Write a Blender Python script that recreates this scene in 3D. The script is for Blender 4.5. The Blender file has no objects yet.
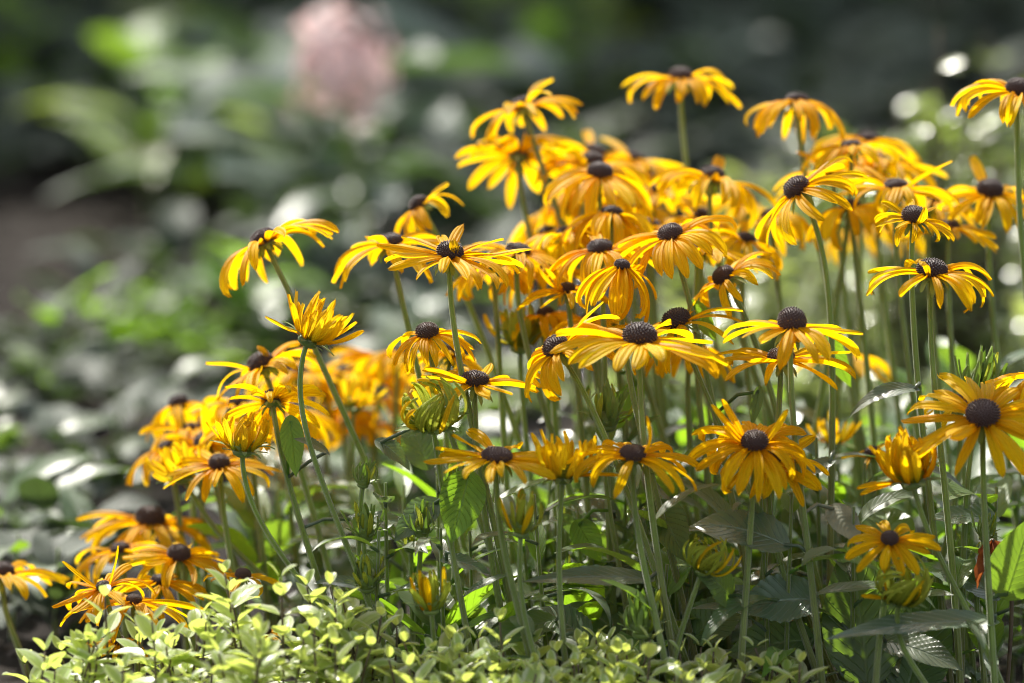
import bpy, math, random
from mathutils import Vector, Matrix, Quaternion

S = bpy.context.scene
COL = S.collection
R = math.radians
RND = random.Random(7)

# ------------------------------------------------------------------ camera
PITCH, FOCAL, FOCUS, CAM_H = 10.0, 200.0, 3.45, 0.85
cd = bpy.data.cameras.new('camera')
cam = bpy.data.objects.new('camera', cd)
COL.objects.link(cam)
cam.location = (0, 0, CAM_H)
cam.rotation_euler = (R(90 - PITCH), 0, 0)
cd.lens, cd.sensor_width, cd.sensor_fit = FOCAL, 36.0, 'HORIZONTAL'
cd.clip_start, cd.clip_end = 0.05, 500
cd.dof.use_dof = True
cd.dof.focus_distance = FOCUS
cd.dof.aperture_fstop = 3.6
cd.dof.aperture_blades = 0
S.camera = cam

# ------------------------------------------------------------------ sky, sun, exposure
SUN_EL, SUN_AZ = 43.0, -24.0          # azimuth from the view direction, negative = towards -X
w = bpy.data.worlds.new('World'); S.world = w; w.use_nodes = True
nt = w.node_tree
bgn = nt.nodes['Background']
sky = nt.nodes.new('ShaderNodeTexSky')
sky.sky_type = 'NISHITA'; sky.sun_disc = False
sky.sun_elevation = R(SUN_EL); sky.sun_rotation = R(SUN_AZ)
sky.dust_density = 3.0; sky.ozone_density = .6
hsv = nt.nodes.new('ShaderNodeHueSaturation'); hsv.inputs['Saturation'].default_value = .45   # a hazy, whitish sky
nt.links.new(sky.outputs[0], hsv.inputs['Color']); nt.links.new(hsv.outputs[0], bgn.inputs[0])
bgn.inputs[1].default_value = 0.15
sl = bpy.data.lights.new('sun', 'SUN'); sl.energy = 5.0; sl.angle = R(0.5); sl.color = (1.0, 0.95, 0.86)
so = bpy.data.objects.new('sun', sl); COL.objects.link(so)
sdir = Vector((math.sin(R(SUN_AZ)) * math.cos(R(SUN_EL)), math.cos(R(SUN_AZ)) * math.cos(R(SUN_EL)), math.sin(R(SUN_EL))))
so.location = (-3, 4, 6)
so.rotation_euler = sdir.to_track_quat('Z', 'Y').to_euler()
S.view_settings.view_transform = 'Standard'
S.view_settings.look = 'None'
S.view_settings.exposure = 0.95
S.view_settings.gamma = 1.0
S.render.engine = 'CYCLES'
S.cycles.use_denoising = True
S.cycles.filter_width = 1.0
S.cycles.max_bounces = 8
S.cycles.transmission_bounces = 6
S.cycles.sample_clamp_indirect = 6

# ------------------------------------------------------------------ photo plane <-> place
CP, SP = math.cos(R(PITCH)), math.sin(R(PITCH))
FWD, UPV = Vector((0, CP, -SP)), Vector((0, SP, CP))
def kk(dd): return (FOCUS + dd) * 36.0 / FOCAL / 1024.0
def at(px, py, dd):
    d = FOCUS + dd; k = kk(dd)
    return Vector((0, 0, CAM_H)) + FWD * d + Vector((1, 0, 0)) * (px - 512) * k + UPV * (341.5 - py) * k
def ground_at(px, py):
    d = FWD + Vector((1, 0, 0)) * (px - 512) * 36 / FOCAL / 1024 + UPV * (341.5 - py) * 36 / FOCAL / 1024
    return Vector((0, 0, CAM_H)) + d * (CAM_H / -d.z)

# ------------------------------------------------------------------ materials
def mat(name):
    m = bpy.data.materials.new(name); m.use_nodes = True
    n = m.node_tree; n.nodes.clear()
    return m, n
def node(n, t, **k):
    x = n.nodes.new(t)
    for a, b in k.items(): setattr(x, a, b)
    return x
def ramp(n, fac, stops):
    r = node(n, 'ShaderNodeValToRGB')
    e = r.color_ramp.elements
    while len(e) < len(stops): e.new(0.5)
    for q, (p, c) in zip(e, stops):
        q.position = p; q.color = (*c, 1)
    n.links.new(fac, r.inputs[0])
    return r.outputs[0]
def math_(n, op, a, b=None, c=None):
    x = node(n, 'ShaderNodeMath', operation=op)
    for i, v in enumerate((a, b, c)):
        if v is None: continue
        if isinstance(v, (int, float)): x.inputs[i].default_value = v
        else: n.links.new(v, x.inputs[i])
    return x.outputs[0]
def mixc(n, fac, a, b, blend='MIX'):
    x = node(n, 'ShaderNodeMix', data_type='RGBA', blend_type=blend)
    for i, v in ((0, fac), (6, a), (7, b)):
        if isinstance(v, (int, float)): x.inputs[i].default_value = v
        elif isinstance(v, tuple): x.inputs[i].default_value = (*v, 1)
        else: n.links.new(v, x.inputs[i])
    return x.outputs[2]
def noise(n, scale, detail=3, vec=None, rough=.5):
    x = node(n, 'ShaderNodeTexNoise'); x.inputs['Scale'].default_value = scale
    x.inputs['Detail'].default_value = detail; x.inputs['Roughness'].default_value = rough
    if vec is not None: n.links.new(vec, x.inputs['Vector'])
    return x
def bump(n, h, strength, dist):
    b = node(n, 'ShaderNodeBump'); b.inputs['Strength'].default_value = strength; b.inputs['Distance'].default_value = dist
    n.links.new(h, b.inputs['Height']); return b.outputs[0]
def uv_split(n):
    u = node(n, 'ShaderNodeUVMap'); s = node(n, 'ShaderNodeSeparateXYZ')
    n.links.new(u.outputs[0], s.inputs[0]); return u.outputs[0], s.outputs[0], s.outputs[1]
def objpos(n):
    return node(n, 'ShaderNodeTexCoord').outputs['Object']
def rand(n): return node(n, 'ShaderNodeObjectInfo').outputs['Random']
def finish(n, col, rough, spec, trans=0.0, tcol=None, normal=None, sheen=0.0, coat=0.0):
    p = node(n, 'ShaderNodeBsdfPrincipled'); o = node(n, 'ShaderNodeOutputMaterial')
    if isinstance(col, tuple): p.inputs['Base Color'].default_value = (*col, 1)
    else: n.links.new(col, p.inputs['Base Color'])
    if isinstance(rough, (int, float)): p.inputs['Roughness'].default_value = rough
    else: n.links.new(rough, p.inputs['Roughness'])
    p.inputs['Specular IOR Level'].default_value = spec
    if sheen:
        p.inputs['Sheen Weight'].default_value = sheen; p.inputs['Sheen Roughness'].default_value = .4
    if coat: p.inputs['Coat Weight'].default_value = coat
    if normal is not None: n.links.new(normal, p.inputs['Normal'])
    if trans:
        t = node(n, 'ShaderNodeBsdfTranslucent'); mx = node(n, 'ShaderNodeMixShader')
        mx.inputs[0].default_value = trans
        if isinstance(tcol, tuple): t.inputs[0].default_value = (*tcol, 1)
        else: n.links.new(tcol if tcol is not None else col, t.inputs[0])
        if normal is not None: n.links.new(normal, t.inputs['Normal'])
        n.links.new(p.outputs[0], mx.inputs[1]); n.links.new(t.outputs[0], mx.inputs[2])
        n.links.new(mx.outputs[0], o.inputs[0])
    else: n.links.new(p.outputs[0], o.inputs[0])

def petal_material(name, base, mid, tip, trans=.6):
    m, n = mat(name)
    uv, u, v = uv_split(n)
    c = ramp(n, v, [(0, base), (.28, mid), (.8, tip), (1, tip)])
    mp = node(n, 'ShaderNodeMapping'); mp.inputs['Scale'].default_value = (9, 1.1, 1)
    ad = node(n, 'ShaderNodeVectorMath', operation='ADD')
    cmb = node(n, 'ShaderNodeCombineXYZ'); rr = rand(n)
    n.links.new(math_(n, 'MULTIPLY', rr, 40), cmb.inputs[1])
    n.links.new(uv, ad.inputs[0]); n.links.new(cmb.outputs[0], ad.inputs[1]); n.links.new(ad.outputs[0], mp.inputs[0])
    st = noise(n, 1.6, 3, mp.outputs[0])
    f = ramp(n, st.outputs[0], [(.3, (1, 1, 1)), (.62, (0, 0, 0))])
    c = mixc(n, math_(n, 'MULTIPLY', f, .7), c, tuple(a * b for a, b in zip(mid, (.85, .66, .6))))
    tipn = math_(n, 'MULTIPLY', ramp(n, v, [(.9, (0, 0, 0)), (1, (1, 1, 1))]), ramp(n, rr, [(.55, (0, 0, 0)), (.8, (1, 1, 1))]))
    c = mixc(n, math_(n, 'MULTIPLY', tipn, .6), c, (.35, .16, .02))
    hs = node(n, 'ShaderNodeHueSaturation')
    n.links.new(math_(n, 'MULTIPLY_ADD', rr, .018, .491), hs.inputs['Hue'])
    n.links.new(math_(n, 'MULTIPLY_ADD', rr, .2, .86), hs.inputs['Value'])
    n.links.new(c, hs.inputs['Color'])
    h = math_(n, 'MULTIPLY_ADD', math_(n, 'COSINE', math_(n, 'MULTIPLY', u, 18.85)), .5, st.outputs[0])
    finish(n, hs.outputs[0], .5, .16, trans, None, bump(n, h, .8, .0009))
    return m
M_PETAL = petal_material('yellow_petal', (.81, .345, .001), (.94, .56, .002), (.96, .64, .004))
M_YOUNG = petal_material('young_petal', (.36, .42, .03), (.82, .62, .012), (.92, .62, .01), .5)
M_BUD = petal_material('green_yellow_petal', (.16, .25, .04), (.38, .46, .05), (.50, .58, .06), .4)

def leaf_material(name, top, vein, tcol, trans, rough=.42, spec=.5, veins=11, bstr=.6, edge=None, blotch=.35, randv=.35):
    m, n = mat(name)
    uv, u, v = uv_split(n)
    a = math_(n, 'ABSOLUTE', math_(n, 'SUBTRACT', u, .5))
    ph = math_(n, 'SUBTRACT', math_(n, 'MULTIPLY', v, veins), math_(n, 'MULTIPLY', a, 5.5))
    sv = math_(n, 'ABSOLUTE', math_(n, 'SINE', math_(n, 'MULTIPLY', ph, math.pi)))
    line = math_(n, 'SUBTRACT', 1.0, math_(n, 'MINIMUM', math_(n, 'MULTIPLY', sv, 3.2), 1.0))
    mid = math_(n, 'SUBTRACT', 1.0, math_(n, 'MINIMUM', math_(n, 'MULTIPLY', a, 26.0), 1.0))
    vn = math_(n, 'MAXIMUM', math_(n, 'MULTIPLY', line, .55), mid)
    pos = objpos(n)
    nz = noise(n, 55, 4, pos)
    c = mixc(n, math_(n, 'MULTIPLY', nz.outputs[0], blotch), top, tuple(min(1, x * 1.9) for x in top))
    if edge:
        e = math_(n, 'MULTIPLY_ADD', nz.outputs[0], .22, math_(n, 'MULTIPLY', a, 2.0))
        c = mixc(n, ramp(n, e, [(.62, (0, 0, 0)), (.86, (1, 1, 1))]), c, edge)
    c = mixc(n, vn, c, vein)
    hs = node(n, 'ShaderNodeHueSaturation'); rr = rand(n)
    n.links.new(math_(n, 'MULTIPLY_ADD', rr, .03, .485), hs.inputs['Hue'])
    n.links.new(math_(n, 'MULTIPLY_ADD', rr, randv, 1 - randv / 2), hs.inputs['Value'])
    n.links.new(c, hs.inputs['Color'])
    t = mixc(n, math_(n, 'MULTIPLY', vn, .5), tcol, tuple(x * .6 for x in tcol))
    hgt = math_(n, 'SUBTRACT', math_(n, 'MULTIPLY', nz.outputs[0], .5), vn)
    finish(n, hs.outputs[0], rough, spec, trans, t, bump(n, hgt, bstr, .0012), sheen=.08)
    return m
M_LEAF = leaf_material('flower_leaf', (.060, .095, .040), (.13, .18, .08), (.28, .48, .03), .36, .4, .55)
M_LEAFG = leaf_material('grey_green_leaf', (.072, .108, .062), (.15, .19, .12), (.2, .34, .04), .22, .3, .8)
M_LIME = leaf_material('sunlit_thin_leaf', (.09, .17, .025), (.15, .24, .06), (.30, .55, .02), .5)
M_HOSTA = leaf_material('hosta_leaf', (.07, .10, .075), (.12, .15, .10), (.16, .30, .04), .2, .4, .5, veins=0.5, bstr=.3)
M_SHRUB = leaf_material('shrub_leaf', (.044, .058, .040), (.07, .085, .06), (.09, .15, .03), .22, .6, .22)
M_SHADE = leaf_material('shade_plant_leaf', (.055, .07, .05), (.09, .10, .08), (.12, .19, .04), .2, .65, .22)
M_GLINT_LEAF = leaf_material('painted_glint_leaf', (.22, .28, .13), (.3, .34, .2), (.50, .60, .14), .42, .2, 1.0, veins=4, bstr=.12, edge=(.42, .44, .32))  # pale base and edge colour imitate sun glints on the low leaves
M_BACKLIT = leaf_material('painted_backlit_leaf', (.14, .20, .03), (.19, .24, .06), (.42, .58, .04), .4, .4, .4)  # yellow-green base colour stands in for sun shining through the leaves
M_SMALL = leaf_material('ground_cover_leaf', (.16, .22, .06), (.22, .27, .09), (.42, .56, .07), .4, .26, .8)
M_SPRIG = leaf_material('golden_sprig_leaf', (.26, .35, .085), (.38, .44, .15), (.62, .72, .13), .48, .36, .55, veins=4, bstr=.4, edge=(.56, .59, .40), randv=.3)
M_VARIEG = leaf_material('variegated_leaf', (.20, .28, .07), (.25, .3, .1), (.3, .42, .05), .3, .26, .8, veins=4, edge=(.5, .5, .33))

def plain(name, c1, c2, scale, rough, spec, trans=0, tcol=None, sheen=0, bstr=.4, bd=.001, stretch=None):
    m, n = mat(name)
    pos = objpos(n)
    if stretch:
        mp = node(n, 'ShaderNodeMapping'); mp.inputs['Scale'].default_value = stretch
        n.links.new(pos, mp.inputs[0]); pos = mp.outputs[0]
    nz = noise(n, scale, 4, pos)
    c = ramp(n, nz.outputs[0], [(.3, c1), (.7, c2)])
    hs = node(n, 'ShaderNodeHueSaturation')
    n.links.new(math_(n, 'MULTIPLY_ADD', rand(n), .4, .8), hs.inputs['Value'])
    n.links.new(c, hs.inputs['Color'])
    finish(n, hs.outputs[0], rough, spec, trans, tcol, bump(n, nz.outputs[0], bstr, bd), sheen=sheen)
    return m
M_STEM = plain('flower_stem', (.16, .21, .05), (.25, .30, .085), 60, .4, .5, .4, (.32, .46, .05), sheen=.6, stretch=(3, 3, .4))
def stem_material():
    m, n = mat('flower_stem')
    uv, u, v = uv_split(n)
    pos = objpos(n); mp = node(n, 'ShaderNodeMapping'); mp.inputs['Scale'].default_value = (3, 3, .4); n.links.new(pos, mp.inputs[0])
    nz = noise(n, 60, 4, mp.outputs[0])
    c = ramp(n, nz.outputs[0], [(.3, (.17, .24, .045)), (.7, (.28, .36, .085))])
    fl = noise(n, 500, 2, pos)
    c = mixc(n, math_(n, 'MULTIPLY', ramp(n, fl.outputs[0], [(.6, (0, 0, 0)), (.72, (1, 1, 1))]), .5), c, (.16, .07, .04))
    red = math_(n, 'MULTIPLY', ramp(n, v, [(.1, (1, 1, 1)), (.55, (0, 0, 0))]), rand(n))
    c = mixc(n, math_(n, 'MULTIPLY', red, .7), c, (.17, .09, .045))
    ridge = math_(n, 'ABSOLUTE', math_(n, 'SINE', math_(n, 'MULTIPLY', u, 6*math.pi)))
    finish(n, c, .42, .5, .35, (.32, .46, .05), bump(n, math_(n, 'ADD', ridge, nz.outputs[0]), .9, .0006), sheen=.7)
    return m
M_STEM = stem_material()
M_CALYX = plain('calyx', (.13, .19, .045), (.22, .29, .08), 120, .5, .35, .25, (.2, .36, .03), sheen=.2)
M_CONE = plain('dark_cone', (.028, .012, .008), (.085, .038, .025), 900, .5, .4, sheen=.2)
M_POLLEN = plain('pollen', (.20, .09, .015), (.42, .22, .03), 900, .6, .3)
M_TWIG = plain('sprig_twig', (.07, .045, .03), (.13, .10, .055), 200, .6, .3)
M_BARK = plain('shrub_bark', (.07, .055, .045), (.14, .11, .09), 60, .85, .2)
M_DRY = plain('withered', (.22, .055, .02), (.36, .12, .045), 160, .7, .2, .3, (.5, .14, .03))
M_DRYLEAF = plain('dry_leaf', (.15, .17, .11), (.27, .29, .2), 120, .6, .4, .2, (.35, .28, .12))
M_PINK = plain('pink_floret', (.78, .65, .61), (.88, .77, .73), 160, .6, .2, .35, (.7, .45, .45))
M_CHIP = plain('bark_chip', (.025, .019, .015), (.075, .058, .047), 70, .8, .15)
M_STONE = plain('pebble', (.07, .065, .06), (.2, .19, .175), 40, .13, .8, bstr=.05)
def soil():
    m, n = mat('soil')
    pos = objpos(n)
    a = noise(n, 3, 6, pos, .6); b = noise(n, 90, 5, pos, .7)
    c = ramp(n, a.outputs[0], [(.3, (.018, .014, .012)), (.7, (.042, .034, .029))])
    c = mixc(n, ramp(n, b.outputs[0], [(.5, (0, 0, 0)), (.75, (1, 1, 1))]), c, (.075, .063, .053))
    finish(n, c, .9, .1, normal=bump(n, b.outputs[0], 1, .02))
    return m
M_SOIL = soil()

# ------------------------------------------------------------------ mesh helpers
class MB:
    def __init__(s): s.v, s.f, s.uv = [], [], []
    def grid(s, rows, uvs=True):
        b, nr, nc = len(s.v), len(rows), len(rows[0])
        for r in rows: s.v.extend(r)
        for i in range(nr - 1):
            for j in range(nc - 1):
                s.f.append((b + i*nc + j, b + i*nc + j + 1, b + (i+1)*nc + j + 1, b + (i+1)*nc + j))
                s.uv.append([(j/(nc-1), i/(nr-1)), ((j+1)/(nc-1), i/(nr-1)), ((j+1)/(nc-1), (i+1)/(nr-1)), (j/(nc-1), (i+1)/(nr-1))])
    def tube(s, pts, rad, seg=8, cap=True):
        b = len(s.v); n = len(pts); prev = None
        for i, p in enumerate(pts):
            t = (pts[min(i+1, n-1)] - pts[max(i-1, 0)]).normalized()
            x = (prev - t * prev.dot(t)) if prev is not None else t.orthogonal()
            x.normalize(); prev = x; y = t.cross(x)
            r = rad(i/(n-1)) if callable(rad) else rad
            for k in range(seg):
                a = 2*math.pi*k/seg
                s.v.append(p + (x*math.cos(a) + y*math.sin(a)) * r)
        for i in range(n-1):
            for k in range(seg):
                k2 = (k+1) % seg
                s.f.append((b+i*seg+k, b+i*seg+k2, b+(i+1)*seg+k2, b+(i+1)*seg+k))
                s.uv.append([(k/seg, i/(n-1)), ((k+1)/seg, i/(n-1)), ((k+1)/seg, (i+1)/(n-1)), (k/seg, (i+1)/(n-1))])
        if cap:
            s.f.append(tuple(b+(n-1)*seg+k for k in range(seg))); s.uv.append([(.5, 1)]*seg)
            s.f.append(tuple(b+seg-1-k for k in range(seg))); s.uv.append([(.5, 0)]*seg)
    def blob(s, c, rx, ry, rz, q=None, ns=8, nr=5, jit=0, rnd=None):
        b = len(s.v)
        for i in range(nr+1):
            th = math.pi*i/nr
            for k in range(ns):
                a = 2*math.pi*k/ns
                j = 1 + (rnd.uniform(-jit, jit) if jit and 0 < i < nr else 0)
                p = Vector((rx*math.sin(th)*math.cos(a), ry*math.sin(th)*math.sin(a), rz*math.cos(th))) * j
                s.v.append(c + (q @ p if q else p))
        for i in range(nr):
            for k in range(ns):
                k2 = (k+1) % ns
                s.f.append((b+i*ns+k, b+(i+1)*ns+k, b+(i+1)*ns+k2, b+i*ns+k2)); s.uv.append([(0, 0), (0, 1), (1, 1), (1, 0)])
    def build(s, name, m, parent=None, smooth=True):
        me = bpy.data.meshes.new(name)
        me.from_pydata([tuple(p) for p in s.v], [], s.f)
        l = me.uv_layers.new(name='UVMap')
        flat = [c for f in s.uv for q in f for c in q]
        l.data.foreach_set('uv', flat)
        if smooth: me.polygons.foreach_set('use_smooth', [True]*len(me.polygons))
        me.materials.append(m); me.validate(); me.update()
        o = bpy.data.objects.new(name, me); COL.objects.link(o)
        if parent is not None: o.parent = parent
        return o
def empty(name, loc=(0, 0, 0), parent=None):
    o = bpy.data.objects.new(name, None); COL.objects.link(o)
    o.empty_display_size = .02; o.location = loc
    if parent is not None: o.parent = parent
    return o
def tag(o, label, cat, group=None, kind=None):
    if label: o['label'] = label
    if cat: o['category'] = cat
    if group: o['group'] = group
    if kind: o['kind'] = kind
    return o
def bez(p0, p1, p2, p3, n):
    out = []
    for i in range(n+1):
        t = i/n; a = 1-t
        out.append(p0*a**3 + p1*3*a*a*t + p2*3*a*t*t + p3*t**3)
    return out

def add_petal(mb, phi, r0, z0, L, W, th0, th1, pw=1.0, sway=0., twist=0., channel=.12, rnd=RND, nr=12, nc=7, tipcurl=0.):
    """one ray petal in head space, starting at radius r0 and angle phi"""
    er = Vector((math.cos(phi), math.sin(phi), 0)); et = Vector((-math.sin(phi), math.cos(phi), 0)); ez = Vector((0, 0, 1))
    p = er*r0 + ez*z0
    rows = []; notch = rnd.uniform(.4, 1.2)
    wav, wph = rnd.uniform(-.05, .05), rnd.uniform(0, 6)
    for i in range(nr):
        s = i/(nr-1)
        th = th0 + (th1-th0)*s**pw + (tipcurl*max(0, s-.7)/.3 if tipcurl else 0)
        sw = sway*s
        d = (er*math.cos(th) + ez*math.sin(th))
        d = d*math.cos(sw) + et*math.sin(sw)
        nrm = (-er*math.sin(th) + ez*math.cos(th))
        side = (et*math.cos(sw) - (er*math.cos(th) + ez*math.sin(th))*math.sin(sw))
        tw = twist*s
        sd = side*math.cos(tw) + nrm*math.sin(tw); nn = nrm*math.cos(tw) - side*math.sin(tw)
        if s < .55: ww = .40 + .60*math.sin(s/.55*math.pi/2)
        else:
            q = (s-.55)/.45; ww = .16 + .84*max(0, 1-q**2.3)**.62
        row = []
        for j in range(nc):
            x = j/(nc-1)*2-1
            off = channel*(x*x-.35) + .05*math.cos(x*7.5)*min(1, (1-s)*3+.2) + wav*math.sin(s*9+wph)*abs(x)
            lenoff = 0
            if i == nr-1: lenoff = .05*notch*math.cos(x*7.5)*L*.5 - .02*L*x*x
            row.append(p + sd*(x*W*.5*ww) + nn*(off*W) + d*lenoff)
        rows.append(row)
        if i < nr-1: p = p + d*(L/(nr-1))
    mb.grid(rows)

def leaf_rows(base, d0, nrm0, L, W, sag, fold=.25, twist=0., prof='lance', nr=14, nc=7, rnd=RND, wave=.06, sidebend=0., rib=0.):
    """rows of one leaf blade: starts at base along d0, bends towards -nrm by sag radians over its length"""
    d = d0.normalized(); side = d.cross(nrm0).normalized(); n = side.cross(d).normalized()
    p = base.copy(); rows = []; ph = rnd.uniform(0, 6)
    for i in range(nr):
        s = i/(nr-1)
        a = sag*(s-.5/(nr-1)); q = Quaternion(side, -sag/(nr-1))
        if i: d = q @ d; n = q @ n
        if i and sidebend:
            q2 = Quaternion(n, sidebend/(nr-1)); d = q2 @ d; side = q2 @ side
        if i and twist:
            q3 = Quaternion(d, twist/(nr-1)); n = q3 @ n; side = q3 @ side
        if prof == 'lance': ww = (math.sin(math.pi*min(1, s**.72))**.85) if 0 < s < 1 else 0
        elif prof == 'ovate': ww = (math.sin(math.pi*s**.62)**.7) if 0 < s < 1 else 0
        else: ww = (math.sin(math.pi*s**.9)**.6) if 0 < s < 1 else 0
        ww = max(ww, .04)
        row = []
        for j in range(nc):
            x = j/(nc-1)*2-1
            ed = wave*math.sin(s*13+ph+(2 if x > 0 else 0))*x*x + (.02*math.sin(s*60) if abs(x) > .9 else 0)
            row.append(p + side*(x*W*.5*ww) + n*((fold*abs(x)**1.3*ww + ed*ww + rib*(math.sin((s*11-abs(x)*2.6)*6.283)*min(1, abs(x)*4)+.6*max(0, 1-abs(x)*5))*ww)*W*.5))
        rows.append(row)
        p = p + d*(L/(nr-1))
    return rows

# ------------------------------------------------------------------ setting: ground
g = MB()
NG = 60
rows = []
for i in range(NG+1):
    y = -10 + 70*(i/NG)**1.6
    rows.append([Vector(((j/24-.5)*60*(1 if abs(j-12) > 0 else 1), y, 0)) for j in range(25)])
g.grid(rows)
ground = g.build('ground', M_SOIL); ground['kind'] = 'structure'

# mulch and small stones strewn over the bed: nobody could count them
def strew(name, m, n, x0, x1, y0, y1, smin, smax, flat, label, seed, smooth=False):
    r = random.Random(seed); mb = MB()
    for _ in range(n):
        x, y = r.uniform(x0, x1), r.uniform(y0, y1)
        s = r.uniform(smin, smax)
        q = Quaternion((r.uniform(-1, 1), r.uniform(-1, 1), 3), r.uniform(0, 6.3)) @ Quaternion((1, 0, 0), r.uniform(-.5, .5))
        mb.blob(Vector((x, y, s*flat*.5)), s, s*r.uniform(.4, .8), s*flat, q, 6, 4, .2, r)
    o = mb.build(name, m, smooth=smooth); tag(o, label, None, kind='stuff'); return o
strew('bark_mulch', M_CHIP, 5200, -.9, .9, 3.0, 7.0, .004, .012, .35, 'dark bark chips strewn over the soil of the flower bed', 3)
strew('gravel', M_STONE, 900, .0, .9, 3.4, 5.8, .004, .010, .7, 'small glinting pebbles scattered over the dark soil', 4, True)

# ------------------------------------------------------------------ black-eyed susans
STEMS = []      # (thing, points)
STY = {'flat': (6, -26, 1.2), 'arch': (12, -66, 1.15), 'droop': (2, -80, .95), 'hang': (-24, -84, .9), 'wide': (4, -44, 1.1)}

def stem_path(px, py, head, axis, dd, bx, by, neck):
    V_head = (341.5-py)*kk(dd)
    d = FOCUS+dd
    V0 = (d*SP - CAM_H)/CP
    slope = (bx-px)/max(20, (by-py))
    dx = max(-.13, min(.13, slope*(V_head-V0)))
    base = Vector((0, 0, CAM_H)) + FWD*d + UPV*V0 + Vector((head.x+dx, 0, 0))
    base.z = 0
    Ls = (head-base).length
    p2 = head - axis*min(Ls*.35, .055) + (base-head)*.05
    p1 = base + (head-base)*.42 + Vector((RND.uniform(-.008, .008), RND.uniform(-.01, .01), 0)) + Vector((0, 0, .02))
    return bez(base, p1, p2, head - axis*neck, 22), base

def stem_leaf(thing, pts, t, L, W, az, rise, sag, m=None, rnd=RND, prof='lance'):
    i = int(t*(len(pts)-1)); p = pts[i]
    d = Vector((math.cos(az)*math.cos(rise), math.sin(az)*math.cos(rise), math.sin(rise)))
    n = Vector((0, 0, 1)) - d*d.z
    if n.length < .1: n = Vector((-math.cos(az), -math.sin(az), .2))
    mb = MB(); mb.grid(leaf_rows(p - thing.location, d, n, L, W, sag, twist=rnd.uniform(-.5, .5), rnd=rnd, prof=prof, sidebend=rnd.uniform(-.3, .3)))
    return mb.build('leaf', m or M_LEAF, thing)

def calyx_mesh(rc, rnd, n=11, spread=-.5, ln=1.25):
    mb = MB()
    mb.blob(Vector((0, 0, -rc*.28)), rc*.72, rc*.72, rc*.36, None, 12, 6)
    for k in range(n):
        ph = 2*math.pi*(k+rnd.uniform(-.2, .2))/n
        add_petal(mb, ph, rc*.45, -rc*.25, rc*ln*rnd.uniform(.8, 1.25), rc*.36, spread+rnd.uniform(-.3, .3), spread-.7+rnd.uniform(-.4, .4), 1, 0, 0, .15, rnd, 6, 3)
    return mb

CONES = {}
def cone_data(hf, var):
    """unit cone (radius 1): a dome closely set with pointed florets"""
    key = (round(hf, 2), var)
    if key in CONES: return CONES[key]
    rnd = random.Random(hash(key) % 1000); mb = MB()
    mb.blob(Vector((0, 0, .30*hf)), .93, .93, .80*hf, None, 20, 12)
    N = 230; ring = (None, .35, .55, None, .75)[var]; pol = []
    squash = rnd.uniform(.9, 1.12)
    for i in range(N):
        f = (i+.5)/N
        th = math.acos(1-f*1.5); ph = i*2.399963
        if th > 2.0: continue
        c = Vector((.94*math.sin(th)*math.cos(ph), .94*math.sin(th)*math.sin(ph), .30*hf+.81*hf*math.cos(th)))
        nn = Vector((math.sin(th)*math.cos(ph), math.sin(th)*math.sin(ph), math.cos(th)/hf)).normalized()
        nn = (nn + Vector((0, 0, .45))).normalized()
        ln = rnd.uniform(.10, .17)*(0.75 if f < .12 else 1); rr = .062
        x = nn.orthogonal().normalized(); y = nn.cross(x)
        b = len(mb.v)
        if ring and abs(f-ring) < .09 and rnd.random() < .45: pol.append(len(mb.f))
        for k in range(5):
            a = 2*math.pi*k/5
            mb.v.append(c - nn*.04 + (x*math.cos(a)+y*math.sin(a))*rr)
        for k in range(5):
            a = 2*math.pi*k/5
            mb.v.append(c + nn*ln*.7 + (x*math.cos(a)+y*math.sin(a))*rr*.75)
        mb.v.append(c + nn*ln)
        for k in range(5):
            k2 = (k+1) % 5
            mb.f.append((b+k, b+k2, b+5+k2, b+5+k)); mb.uv.append([(0, 0)]*4)
            mb.f.append((b+5+k, b+5+k2, b+10)); mb.uv.append([(0, 0)]*3)
    o = mb.build('cone', M_CONE); me = o.data
    me.materials.append(M_POLLEN)
    for q in pol:
        for k in range(10): me.polygons[q+k].material_index = 1 if k % 2 else 0
    bpy.data.objects.remove(o)
    CONES[key] = me
    return me

GROUP_OPEN, GROUP_BUD = 'black eyed susan flowers in the clump', 'flower buds in the clump'

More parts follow.
